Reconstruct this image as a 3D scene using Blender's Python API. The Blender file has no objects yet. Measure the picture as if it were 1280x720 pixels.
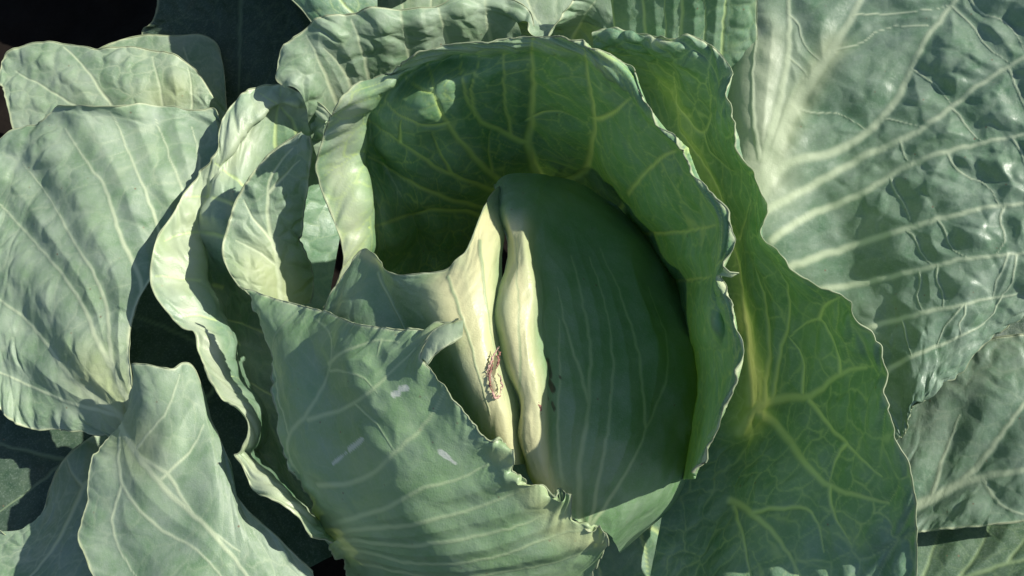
import bpy, math
import numpy as np
from mathutils import Vector

# ------------------------------------------------------------------ camera, sky, sun, exposure
scn = bpy.context.scene
W, H = 1280.0, 720.0
TILT = math.radians(24.0)
FPX = 1372.0                       # focal length in photo pixels
TGT = np.array([0.0, 0.0, 0.17])
DIST = 0.56
CAM = TGT + DIST * np.array([0.0, -math.sin(TILT), math.cos(TILT)])
cam_d = bpy.data.cameras.new('camera')
cam_d.sensor_width = 36.0
cam_d.lens = 36.0 * FPX / W
cam_d.clip_start = 0.01
cam_d.clip_end = 100.0
cam = bpy.data.objects.new('camera', cam_d)
scn.collection.objects.link(cam)
cam.location = CAM
cam.rotation_euler = (TILT, 0, 0)
scn.camera = cam

SUN_EL = math.radians(46.5)
SUN_AZ = math.radians(8.0)        # measured from +X (picture right) towards +Y (picture up)
sun_dir = Vector((math.cos(SUN_EL) * math.cos(SUN_AZ), math.cos(SUN_EL) * math.sin(SUN_AZ), math.sin(SUN_EL)))
world = bpy.data.worlds.new('World')
scn.world = world
world.use_nodes = True
wn = world.node_tree
sky = wn.nodes.new('ShaderNodeTexSky')
sky.sky_type = 'NISHITA'
sky.sun_disc = False
sky.sun_elevation = SUN_EL
sky.sun_rotation = math.atan2(sun_dir.x, sun_dir.y)
bg = wn.nodes['Background']
bg.inputs['Strength'].default_value = 0.095
wn.links.new(sky.outputs['Color'], bg.inputs['Color'])
sd = bpy.data.lights.new('sun', 'SUN')
sd.energy = 5.0
sd.angle = math.radians(0.55)
sd.color = (1.0, 0.95, 0.86)
so = bpy.data.objects.new('sun', sd)
scn.collection.objects.link(so)
so.rotation_euler = (-sun_dir).to_track_quat('-Z', 'Y').to_euler()
so.location = (0.6, 0.6, 1.2)
scn.view_settings.view_transform = 'Standard'
scn.view_settings.look = 'None'
scn.view_settings.gamma = 1.0
scn.view_settings.exposure = 0.3
scn.render.engine = 'CYCLES'
scn.cycles.max_bounces = 8
scn.cycles.diffuse_bounces = 4
scn.cycles.transmission_bounces = 6

# ------------------------------------------------------------------ geometry helpers
CR = np.array([1.0, 0.0, 0.0])
CU = np.array([0.0, math.cos(TILT), math.sin(TILT)])
CF = np.array([0.0, math.sin(TILT), -math.cos(TILT)])
HEAD_R = 0.108


def ray(x, y):
    d = CF + CR * ((x - W / 2) / FPX) + CU * (-(y - H / 2) / FPX)
    return d / np.linalg.norm(d)


def at(x, y, h):
    """sight line through (x, y) met at height h (cm) above the soil"""
    d = ray(x, y)
    return CAM + d * ((h * 0.01 - CAM[2]) / d[2])


HEAD_C = at(622, 468, 10.0)


class S(tuple):
    """point on the ball of the cabbage head, k = radius factor"""
    def __new__(cls, x, y, k=1.0):
        return tuple.__new__(cls, (x, y, k))


def point(p):
    if isinstance(p, S):
        d = ray(p[0], p[1])
        R = HEAD_R * p[2]
        oc = CAM - HEAD_C
        b = np.dot(oc, d)
        disc = b * b - (np.dot(oc, oc) - R * R)
        if disc < 0:
            return CAM + d * (-b)
        return CAM + d * (-b - math.sqrt(disc))
    return at(*p)


def project(P):
    v = P - CAM
    z = v @ CF
    return np.stack([W / 2 + FPX * (v @ CR) / z, H / 2 - FPX * (v @ CU) / z], -1)


def spline(t, P, ts):
    """cubic through points P (n, ..., 3) at parameters t, sampled at ts"""
    n = len(t)
    if n == 2:
        f = ((ts - t[0]) / (t[1] - t[0])).reshape((-1,) + (1,) * (P.ndim - 1))
        return P[0] * (1 - f) + P[1] * f
    sh = (-1,) + (1,) * (P.ndim - 1)
    dt = np.diff(t).reshape(sh)
    sl = np.diff(P, axis=0) / dt
    m = np.empty_like(P)
    m[1:-1] = (sl[:-1] * dt[1:] + sl[1:] * dt[:-1]) / (dt[1:] + dt[:-1])
    m[0] = 1.5 * sl[0] - 0.5 * m[1]
    m[-1] = 1.5 * sl[-1] - 0.5 * m[-2]
    i = np.clip(np.searchsorted(t, ts, side='right') - 1, 0, n - 2)
    h = (t[i + 1] - t[i]).reshape(sh)
    s = ((ts - t[i]) / (t[i + 1] - t[i])).reshape(sh)
    return ((2 * s**3 - 3 * s**2 + 1) * P[i] + (s**3 - 2 * s**2 + s) * h * m[i]
            + (-2 * s**3 + 3 * s**2) * P[i + 1] + (s**3 - s**2) * h * m[i + 1])


def chord(P):
    d = np.linalg.norm(np.diff(P, axis=0), axis=1)
    d = np.maximum(d, 1e-5) ** 0.75
    t = np.concatenate([[0], np.cumsum(d)])
    return t / t[-1]


def vnoise(x, y, seed):
    """smooth 2D value noise in -1..1"""
    r = np.random.RandomState(seed)
    tab = r.rand(64, 64) * 2 - 1
    xi = np.floor(x).astype(int); yi = np.floor(y).astype(int)
    fx = x - xi; fy = y - yi
    fx = fx * fx * fx * (fx * (fx * 6 - 15) + 10); fy = fy * fy * fy * (fy * (fy * 6 - 15) + 10)
    g = lambda a, b: tab[a % 64, b % 64]
    return (g(xi, yi) * (1 - fx) + g(xi + 1, yi) * fx) * (1 - fy) + (g(xi, yi + 1) * (1 - fx) + g(xi + 1, yi + 1) * fx) * fy


def fbm(x, y, seed, o=3):
    a = 0; w = 1.0; t = 0
    for k in range(o):
        a = a + w * vnoise(x * 2**k + 7.3 * k, y * 2**k + 3.1 * k, seed + k); t += w; w *= 0.5
    return a / t


def worley(x, y, cell, seed):
    """F1, F2 of jittered cells (metres)"""
    gx = x / cell; gy = y / cell
    ix = np.floor(gx).astype(int); iy = np.floor(gy).astype(int)
    r = np.random.RandomState(seed)
    jx = r.rand(64, 64); jy = r.rand(64, 64)
    f1 = np.full(x.shape, 9.0); f2 = np.full(x.shape, 9.0)
    for a in (-1, 0, 1):
        for b in (-1, 0, 1):
            cx = ix + a; cy = iy + b
            d = np.hypot(cx + jx[cx % 64, cy % 64] - gx, cy + jy[cx % 64, cy % 64] - gy)
            n2 = np.minimum(f2, np.maximum(f1, d)); f1 = np.minimum(f1, d); f2 = n2
    return f1, f2


def seg_dist(P, A, B):
    ab = B - A
    t = np.clip(((P - A) @ ab) / max(ab @ ab, 1e-12), 0, 1)
    return np.linalg.norm(P - (A + t[:, None] * ab), axis=1), t


def grid_normals(G):
    a = np.gradient(G, axis=0); b = np.gradient(G, axis=1)
    n = np.cross(a, b)
    return n / np.maximum(np.linalg.norm(n, axis=-1, keepdims=True), 1e-12)


def mesh_from(name, verts, quads, attrs, mat):
    me = bpy.data.meshes.new(name)
    me.vertices.add(len(verts)); me.vertices.foreach_set('co', verts.astype(np.float32).ravel())
    nq = len(quads)
    me.loops.add(nq * 4); me.loops.foreach_set('vertex_index', quads.astype(np.int32).ravel())
    me.polygons.add(nq)
    me.polygons.foreach_set('loop_start', np.arange(0, nq * 4, 4, dtype=np.int32))
    me.polygons.foreach_set('use_smooth', np.ones(nq, dtype=bool))
    me.update(calc_edges=True)
    for k, v in attrs.items():
        at_ = me.attributes.new(k, 'FLOAT', 'POINT')
        at_.data.foreach_set('value', v.astype(np.float32).ravel())
    me.materials.append(mat)
    me.validate()
    return me


def link(name, me, parent):
    o = bpy.data.objects.new(name, me)
    scn.collection.objects.link(o)
    if parent is not None:
        o.parent = parent
        o.matrix_parent_inverse = PARENT_INV[parent.name]
    return o


PARENT_INV = {}


def quads_of(n, m, off=0, wrap=False):
    i = np.arange(n - 1)[:, None]
    j = np.arange(m if wrap else m - 1)[None, :]
    a = i * m + j; b = i * m + (j + 1) % m
    return np.stack([a, b, b + m, a + m], -1).reshape(-1, 4) + off


def tube(path, rad, nrm, sides=6):
    """bead along a path"""
    t = np.gradient(path, axis=0); t /= np.maximum(np.linalg.norm(t, axis=1, keepdims=True), 1e-12)
    b = np.cross(t, nrm); b /= np.maximum(np.linalg.norm(b, axis=1, keepdims=True), 1e-12)
    n = np.cross(b, t)
    a = np.linspace(0, 2 * math.pi, sides, endpoint=False)
    ring = path[:, None] + rad[:, None, None] * (np.cos(a)[None, :, None] * b[:, None] + np.sin(a)[None, :, None] * n[:, None])
    return ring.reshape(-1, 3), quads_of(len(path), sides, 0, True)


def cross(ribs, ts, w=1.5, seed=0):
    """cross veins linking neighbouring ribs"""
    r = np.random.RandomState(seed)
    out = []

    def along(P, t):
        P = np.array(P, float)
        L = np.concatenate([[0], np.cumsum(np.linalg.norm(np.diff(P, axis=0), axis=1))])
        return np.array([np.interp(t * L[-1], L, P[:, k]) for k in (0, 1)])
    for a, b in zip(ribs[:-1], ribs[1:]):
        for t in ts:
            t0 = np.clip(t + r.uniform(-0.09, 0.09), 0, 1); t1 = np.clip(t + r.uniform(-0.06, 0.16), 0, 1)
            A = along(a[1], t0); B = along(b[1], t1)
            m = (A + B) / 2 + r.uniform(-0.12, 0.12, 2) * np.linalg.norm(B - A)
            q = A * 0.72 + B * 0.28 + r.uniform(-0.06, 0.06, 2) * np.linalg.norm(B - A)
            out.append((w, [tuple(A), tuple(q), tuple(m), tuple(B)]))
    return out




def leaf(name, parent, rows, mat, label=None, res=(150, 150), veins=(), margins=('end',), side=1, pillow=1.0,
         pillow_w=10.0, blister=1.0, cell=16.0, stretch=1.0, ruffle=0.0, ruffle_w=14.0, ruffle_cell=16.0, groove=0.5, net=0.5, pale=(), scars=(), dark=(), sun_tint=(),
         bead=0.55, edge_w=0.9, lump=1.5, seed=1, bl_edge=0.4, bl_grad=None, pil_grad=None, crumple=0.0):
    """A leaf blade lofted through rows of points. Lengths in mm.
    margins: which borders are free edges: 'start','end' (first/last row), 'left','right' (row starts/ends)."""
    nu, nv = res
    R = []
    for r in rows:
        P = np.array([point(p) for p in r])
        R.append(spline(chord(P), P, np.linspace(0, 1, nv)))
    R = np.array(R)
    d = np.linalg.norm(np.diff(R, axis=0), axis=-1).mean(1) ** 0.75
    t = np.concatenate([[0], np.cumsum(d)]); t /= t[-1]
    G = spline(t, R, np.linspace(0, 1, nu))
    # metric coordinates on the blade
    su = np.concatenate([np.zeros((1, nv)), np.cumsum(np.linalg.norm(np.diff(G, axis=0), axis=-1), 0)])
    sv = np.concatenate([np.zeros((nu, 1)), np.cumsum(np.linalg.norm(np.diff(G, axis=1), axis=-1), 1)], 1)
    mu = su.mean(1)[:, None] * np.ones((1, nv)); mv = np.ones((nu, 1)) * sv.mean(0)[None, :]
    u = 0.5 * su + 0.5 * mu; v = 0.5 * sv + 0.5 * mv
    N = grid_normals(G)
    if ((CAM - G) * N).sum(-1).mean() < 0:
        N = -N
    N = N * side
    # distance to the free edges
    edge = np.full((nu, nv), 9.0)
    if 'start' in margins: edge = np.minimum(edge, su)
    if 'end' in margins: edge = np.minimum(edge, su[-1:] - su)
    if 'left' in margins: edge = np.minimum(edge, sv)
    if 'right' in margins: edge = np.minimum(edge, sv[:, -1:] - sv)
    # veins: traced on the blade, then measured in 3D
    px = project(G).reshape(-1, 2)
    Pf = G.reshape(-1, 3)
    vm = np.zeros(len(Pf)); vd = np.full(len(Pf), 9.0)
    for vn in veins:
        w0 = vn[0] * 1e-3
        pts = np.array(vn[1], float)
        L = np.concatenate([[0], np.cumsum(np.linalg.norm(np.diff(pts, axis=0), axis=1))])
        q = spline(L / L[-1], pts, np.linspace(0, 1, max(4, int(L[-1] / 9))))
        q = q + np.random.RandomState(seed + len(pts)).randn(*q.shape) * 0.5
        idx = [int(np.argmin(((px - a) ** 2).sum(1))) for a in q]
        ok = [((px[k] - a) ** 2).sum() < 400 for k, a in zip(idx, q)]
        C = Pf[idx]
        n = len(C)
        for k in range(n - 1):
            if not (ok[k] and ok[k + 1]) or np.linalg.norm(C[k] - C[k + 1]) > 0.03:
                continue
            lo = np.minimum(C[k], C[k + 1]) - 0.03; hi = np.maximum(C[k], C[k + 1]) + 0.03
            sel = np.where(((Pf > lo) & (Pf < hi)).all(1))[0]
            if len(sel) == 0: continue
            dd, tt = seg_dist(Pf[sel], C[k], C[k + 1])
            f = (k + tt) / (n - 1)
            w = w0 * (1 - 0.72 * f)
            vm[sel] = np.maximum(vm[sel], np.exp(-(dd / (0.62 * w)) ** 3) * (1 - 0.3 * f))
            vd[sel] = np.minimum(vd[sel], dd)
    vm = vm.reshape(nu, nv); vd = vd.reshape(nu, nv)
    def spots(lst, jag=0.0):
        m = np.zeros(len(Pf))
        for s in lst:
            pts = np.array(s[2], float)
            idx = [int(np.argmin(((px - a) ** 2).sum(1))) for a in pts]
            C = Pf[idx]
            rr = s[0] * 1e-3
            nz = 1 + jag * fbm(u * 160, v * 160, seed + 90).ravel()
            for k in range(max(1, len(C) - 1)):
                dd, _ = seg_dist(Pf, C[k], C[min(k + 1, len(C) - 1)])
                if jag:
                    m = np.maximum(m, s[1] * np.clip((rr * nz - dd) / (0.25 * rr) + 0.5, 0, 1))
                else:
                    m = np.maximum(m, s[1] * np.exp(-(dd / rr) ** 2))
        return m.reshape(nu, nv)
    palem = spots(pale)
    # fine net of veins and the blisters between them
    wx = u + 0.004 * fbm(u * 90, v * 90, seed + 40); wy = (v + 0.004 * fbm(u * 90 + 9, v * 90, seed + 50)) * stretch
    f1, f2 = worley(wx, wy, cell * 1e-3, seed)
    g1, g2 = worley(wx + 0.3, wy + 0.1, cell * 0.45e-3, seed + 3)
    c1 = np.clip((f2 - f1) / 0.65, 0, 1); c1 = c1 * c1 * (3 - 2 * c1)
    c2 = np.clip((g2 - g1) / 0.45, 0, 1); c2 = c2 * c2 * (3 - 2 * c2)
    edgef = bl_edge + (1 - bl_edge) * np.exp(-edge / 0.045)
    if bl_grad: edgef = bl_grad[0] + (bl_grad[1] - bl_grad[0]) * mu / mu.max()
    near = 1 - np.exp(-(vd / (pillow_w * 1e-3)) ** 2)
    patch = 0.45 + 0.55 * np.clip(0.5 + 1.1 * fbm(u * 22, v * 22, seed + 20), 0, 1)
    disp = pillow * 1e-3 * near
    if pil_grad: disp = disp * (pil_grad[0] + (pil_grad[1] - pil_grad[0]) * mu / mu.max())
    disp = disp + blister * 1e-3 * edgef * patch * (c1 * 1.0 + 0.07 * c2) * (0.35 + 0.65 * near)
    disp = disp + lump * 1e-3 * fbm(u * 28, v * 28, seed + 60)
    disp = disp - groove * 1e-3 * vm
    if ruffle:
        s = np.where(su[-1:] - su < sv * 0 + 9, 0, 0)
        along = u + v
        disp = disp + ruffle * 1e-3 * np.exp(-edge / (ruffle_w * 1e-3)) * fbm(along / (ruffle_cell * 1e-3), edge * 20, seed + 80, 3) * 1.6
    if crumple:
        disp = disp + crumple * 1e-3 * palem * (1 - 2.2 * np.abs(fbm(u * 150, v * 28, seed + 95, 2)) + 0.35 * fbm(u * 260, v * 200, seed + 97, 2))
    G2 = G + N * disp[..., None]
    vein = np.clip(np.maximum(vm, net * np.maximum(np.exp(-((f2 - f1) / 0.055) ** 2), 0.45 * np.exp(-((g2 - g1) / 0.09) ** 2)) * (0.6 + 0.4 * fbm(u * 40, v * 40, seed + 70))), 0, 1)
    em = np.exp(-(edge / (edge_w * 1e-3)) ** 2)

    attrs = {'vein': vein, 'margin': em, 'pale': palem, 'sun_tint': spots(sun_tint), 'scar': spots(scars, 0.9), 'rot': spots(dark, 0.6)}
    me = mesh_from(name, G2.reshape(-1, 3), quads_of(nu, nv), attrs, mat)
    o = link(name, me, parent)
    if label: o['label'] = label
    # the pale cartilage bead along the free edge
    N2 = grid_normals(G2)
    loops = []
    if 'start' in margins: loops.append((G2[0], N2[0]))
    if 'end' in margins: loops.append((G2[-1], N2[-1]))
    if 'left' in margins: loops.append((G2[:, 0], N2[:, 0]))
    if 'right' in margins: loops.append((G2[:, -1], N2[:, -1]))
    for p, n in loops:
        r = bead * 0.8e-3 * (0.75 + 0.5 * vnoise(np.arange(len(p)) * 0.13, np.zeros(len(p)), seed + 5))
        vv, qq = tube(p, r, n)
        mo = link('leaf_margin', mesh_from('leaf_margin', vv, qq, {}, M_MARGIN), o) if False else None
        me2 = mesh_from('leaf_margin', vv, qq, {}, M_MARGIN)
        mo = bpy.data.objects.new('leaf_margin', me2); scn.collection.objects.link(mo); mo.parent = o
    return o


# ------------------------------------------------------------------ materials
def new_mat(name):
    m = bpy.data.materials.new(name); m.use_nodes = True
    nt = m.node_tree; nt.nodes.clear()
    return m, nt


def leaf_material(name, c_dark, c_light, c_vein, c_pale, trans=0.3, trans_col=(0.25, 0.45, 0.04), rough=0.5, spec=0.45, bloom=0.25):
    m, nt = new_mat(name)
    N = nt.nodes.new; L = nt.links.new

    def attr(a):
        n = N('ShaderNodeAttribute'); n.attribute_name = a; return n.outputs['Fac']

    def mix(f, a, b):
        n = N('ShaderNodeMix'); n.data_type = 'RGBA'
        if isinstance(f, float): n.inputs[0].default_value = f
        else: L(f, n.inputs[0])
        for k, s in ((6, a), (7, b)):
            if isinstance(s, tuple): n.inputs[k].default_value = (*s, 1)
            else: L(s, n.inputs[k])
        return n.outputs[2]

    def noise(scale, detail=3.0, rough_=0.55):
        n = N('ShaderNodeTexNoise'); n.inputs['Scale'].default_value = scale
        n.inputs['Detail'].default_value = detail; n.inputs['Roughness'].default_value = rough_
        L(tc.outputs['Object'], n.inputs['Vector']); return n.outputs['Fac']

    def ramp(f, a, b):
        n = N('ShaderNodeMapRange'); L(f, n.inputs[0])
        n.inputs[1].default_value = a; n.inputs[2].default_value = b; return n.outputs[0]

    def mul(a, b):
        n = N('ShaderNodeMath'); n.operation = 'MULTIPLY'
        for k, s in ((0, a), (1, b)):
            if isinstance(s, float): n.inputs[k].default_value = s
            else: L(s, n.inputs[k])
        return n.outputs[0]
    tc = N('ShaderNodeTexCoord')
    col = mix(ramp(noise(24.0, 4.0), 0.32, 0.68), c_dark, c_light)
    # waxy bloom: a dusty blue-grey film, rubbed off in patches
    bl = mul(ramp(noise(60.0, 6.0, 0.65), 0.35, 0.7), bloom)
    col = mix(bl, col, (0.42, 0.47, 0.41))
    col = mix(mul(ramp(noise(900.0, 2.0), 0.5, 0.75), 0.22), col, (0.34, 0.42, 0.36))
    sp = N('ShaderNodeTexVoronoi'); sp.inputs['Scale'].default_value = 170.0; L(tc.outputs['Object'], sp.inputs['Vector'])
    spd = N('ShaderNodeMapRange'); L(sp.outputs['Distance'], spd.inputs[0]); spd.inputs[1].default_value = 0.13; spd.inputs[2].default_value = 0.06
    sps = N('ShaderNodeSeparateColor'); L(sp.outputs['Color'], sps.inputs[0])
    col = mix(mul(spd.outputs[0], ramp(sps.outputs[0], 0.80, 0.95)), col, (0.17, 0.13, 0.08))
    vein = attr('vein')
    col = mix(attr('pale'), col, c_pale)
    col = mix(attr('sun_tint'), col, (0.47, 0.53, 0.37))  # sunlit paleness of rims and leaf bases, painted into the base colour
    col = mix(mul(vein, 0.95), col, c_vein)
    col = mix(mul(attr('margin'), 0.85), col, (0.62, 0.66, 0.42))
    col = mix(mul(attr('scar'), 0.9), col, (0.62, 0.66, 0.55))
    rotc = mix(ramp(noise(300.0, 3.0), 0.4, 0.62), (0.012, 0.008, 0.006), (0.10, 0.045, 0.035))
    col = mix(attr('rot'), col, rotc)
    tcol = mix(mul(vein, 0.7), trans_col, (0.55, 0.68, 0.16))
    tcol = mix(attr('pale'), tcol, (0.62, 0.66, 0.22))
    tcol = mix(attr('rot'), tcol, (0.02, 0.01, 0.005))
    b1 = N('ShaderNodeBump'); b1.inputs['Strength'].default_value = 0.22; b1.inputs['Distance'].default_value = 0.0012
    L(noise(260.0, 4.0, 0.6), b1.inputs['Height'])
    b2 = N('ShaderNodeBump'); b2.inputs['Strength'].default_value = 0.25; b2.inputs['Distance'].default_value = 0.0006
    L(noise(1400.0, 2.0), b2.inputs['Height']); L(b1.outputs[0], b2.inputs['Normal'])
    p = N('ShaderNodeBsdfPrincipled')
    L(col, p.inputs['Base Color'])
    rr = N('ShaderNodeMapRange'); L(noise(120.0, 4.0), rr.inputs[0]); rr.inputs[1].default_value = 0.3; rr.inputs[2].default_value = 0.7
    rr.inputs[3].default_value = rough - 0.09; rr.inputs[4].default_value = rough + 0.12
    L(rr.outputs[0], p.inputs['Roughness'])
    p.inputs['Specular IOR Level'].default_value = spec
    L(b2.outputs[0], p.inputs['Normal'])
    t = N('ShaderNodeBsdfTranslucent'); L(tcol, t.inputs['Color']); L(b2.outputs[0], t.inputs['Normal'])
    ms = N('ShaderNodeMixShader')
    tf = N('ShaderNodeMath'); tf.operation = 'MULTIPLY_ADD'; L(attr('pale'), tf.inputs[0]); tf.inputs[1].default_value = 0.26; tf.inputs[2].default_value = trans
    L(tf.outputs[0], ms.inputs[0])
    L(p.outputs[0], ms.inputs[1]); L(t.outputs[0], ms.inputs[2])
    out = N('ShaderNodeOutputMaterial'); L(ms.outputs[0], out.inputs['Surface'])
    return m


M_OUTER = leaf_material('outer_leaf_blade', (0.13, 0.23, 0.12), (0.255, 0.36, 0.215), (0.54, 0.62, 0.40), (0.54, 0.60, 0.30), 0.08, (0.24, 0.42, 0.06), 0.50, 0.4, 0.44)
M_RIGHT = leaf_material('right_leaf_blade', (0.09, 0.18, 0.10), (0.16, 0.255, 0.15), (0.52, 0.60, 0.40), (0.56, 0.62, 0.28), 0.06, (0.22, 0.42, 0.05), 0.40, 0.7, 0.34)
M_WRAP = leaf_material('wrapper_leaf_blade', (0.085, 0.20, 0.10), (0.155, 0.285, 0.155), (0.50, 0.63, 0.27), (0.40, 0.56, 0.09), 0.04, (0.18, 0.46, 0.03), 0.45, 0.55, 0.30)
M_HOOD = leaf_material('hood_leaf_blade', (0.09, 0.235, 0.08), (0.165, 0.335, 0.14), (0.58, 0.74, 0.20), (0.42, 0.58, 0.08), 0.055, (0.17, 0.46, 0.03), 0.44, 0.5, 0.26)
M_HEAD = leaf_material('head_leaf_blade', (0.115, 0.245, 0.09), (0.19, 0.33, 0.15), (0.40, 0.51, 0.28), (0.80, 0.78, 0.44), 0.05, (0.24, 0.44, 0.05), 0.40, 0.6, 0.28)
M_FRONT = leaf_material('front_leaf_blade', (0.17, 0.305, 0.125), (0.25, 0.395, 0.185), (0.46, 0.57, 0.31), (0.60, 0.66, 0.34), 0.06, (0.24, 0.44, 0.05), 0.40, 0.6, 0.28)  # lighter copy of the head blade, brightened in place of missing sun
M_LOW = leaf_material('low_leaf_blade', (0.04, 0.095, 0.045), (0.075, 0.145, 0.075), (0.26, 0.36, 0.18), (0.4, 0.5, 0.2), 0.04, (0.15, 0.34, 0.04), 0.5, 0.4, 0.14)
M_SHADED = leaf_material('shade_dark_leaf_blade', (0.022, 0.055, 0.03), (0.05, 0.095, 0.055), (0.22, 0.30, 0.17), (0.4, 0.5, 0.2), 0.04, (0.15, 0.34, 0.04), 0.5, 0.4, 0.08)  # shade under other leaves is put into this darkened green


def simple_mat(name, col, rough=0.6, trans=0.0):
    m, nt = new_mat(name)
    N = nt.nodes.new; L = nt.links.new
    tc = N('ShaderNodeTexCoord'); n = N('ShaderNodeTexNoise'); n.inputs['Scale'].default_value = 75; n.inputs['Detail'].default_value = 4
    L(tc.outputs['Object'], n.inputs['Vector'])
    mx = N('ShaderNodeMix'); mx.data_type = 'RGBA'; L(n.outputs['Fac'], mx.inputs[0])
    mx.inputs[6].default_value = (*[c * 0.40 for c in col], 1); mx.inputs[7].default_value = (*[min(1, c * 1.2) for c in col], 1)
    p = N('ShaderNodeBsdfPrincipled'); L(mx.outputs[2], p.inputs['Base Color']); p.inputs['Roughness'].default_value = rough
    out = N('ShaderNodeOutputMaterial')
    if trans:
        t = N('ShaderNodeBsdfTranslucent'); L(mx.outputs[2], t.inputs['Color'])
        ms = N('ShaderNodeMixShader'); ms.inputs[0].default_value = trans
        L(p.outputs[0], ms.inputs[1]); L(t.outputs[0], ms.inputs[2]); L(ms.outputs[0], out.inputs['Surface'])
    else:
        L(p.outputs[0], out.inputs['Surface'])
    return m


M_MARGIN = simple_mat('leaf_margin_cartilage', (0.46, 0.54, 0.33), 0.5, 0.3)
M_STEM = simple_mat('stem_skin', (0.28, 0.34, 0.16), 0.6)
M_SCAR = simple_mat('dried_scar_tissue', (0.36, 0.17, 0.13), 0.75)
M_SCAR_PALE = simple_mat('dried_scar_rim', (0.62, 0.40, 0.32), 0.7)

# ------------------------------------------------------------------ soil
ms, nt = new_mat('dark_garden_soil')
N_ = nt.nodes.new
tc = N_('ShaderNodeTexCoord')
n1 = N_('ShaderNodeTexNoise'); n1.inputs['Scale'].default_value = 45; n1.inputs['Detail'].default_value = 8
nt.links.new(tc.outputs['Object'], n1.inputs['Vector'])
mx = N_('ShaderNodeMix'); mx.data_type = 'RGBA'
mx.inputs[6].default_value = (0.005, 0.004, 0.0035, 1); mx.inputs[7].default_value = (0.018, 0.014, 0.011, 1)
nt.links.new(n1.outputs['Fac'], mx.inputs[0])
bp = N_('ShaderNodeBump'); bp.inputs['Distance'].default_value = 0.004
nt.links.new(n1.outputs['Fac'], bp.inputs['Height'])
p = N_('ShaderNodeBsdfPrincipled'); p.inputs['Roughness'].default_value = 0.95; p.inputs['Specular IOR Level'].default_value = 0.1
nt.links.new(mx.outputs[2], p.inputs['Base Color']); nt.links.new(bp.outputs[0], p.inputs['Normal'])
o_ = N_('ShaderNodeOutputMaterial'); nt.links.new(p.outputs[0], o_.inputs['Surface'])
n = 200
gx, gy = np.meshgrid(np.linspace(-1.2, 1.2, n), np.linspace(-1.2, 1.2, n), indexing='ij')
gz = 0.012 * fbm(gx * 14, gy * 14, 11, 4) + 0.006 * np.abs(fbm(gx * 45, gy * 45, 21, 3)) - 0.012
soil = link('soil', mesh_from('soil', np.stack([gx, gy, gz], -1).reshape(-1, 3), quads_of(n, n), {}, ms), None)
soil['kind'] = 'structure'


# ------------------------------------------------------------------ the plants
def plant(name, loc, label):
    e = bpy.data.objects.new(name, None)
    scn.collection.objects.link(e)
    e.location = loc
    e.empty_display_size = 0.05
    e['label'] = label; e['category'] = 'cabbage'
    from mathutils import Matrix
    PARENT_INV[name] = Matrix.Translation(Vector(loc)).inverted()
    return e


def stem(parent, base, top, r0, r1):
    base = np.array(base); top = np.array(top)
    t = np.linspace(0, 1, 24)[:, None]
    path = base * (1 - t) + top * t + np.concatenate([0.004 * np.sin(t * 5), 0.003 * np.cos(t * 4), 0 * t], 1)
    rad = (r0 + (r1 - r0) * t[:, 0]) * (1 + 0.06 * np.sin(t[:, 0] * 40))
    vv, qq = tube(path, rad, np.array([[1.0, 0.1, 0]]).repeat(24, 0), 16)
    return link('stem', mesh_from('stem', vv, qq, {}, M_STEM), parent)


base = (HEAD_C[0], HEAD_C[1] + 0.01, 0.0)
CAB = plant('cabbage_plant', base, 'large green cabbage with broad open leaves around a head with a crumpled pale tip')
stem(CAB, (base[0], base[1], -0.03), (HEAD_C[0], HEAD_C[1], 0.05), 0.018, 0.03)

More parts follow.
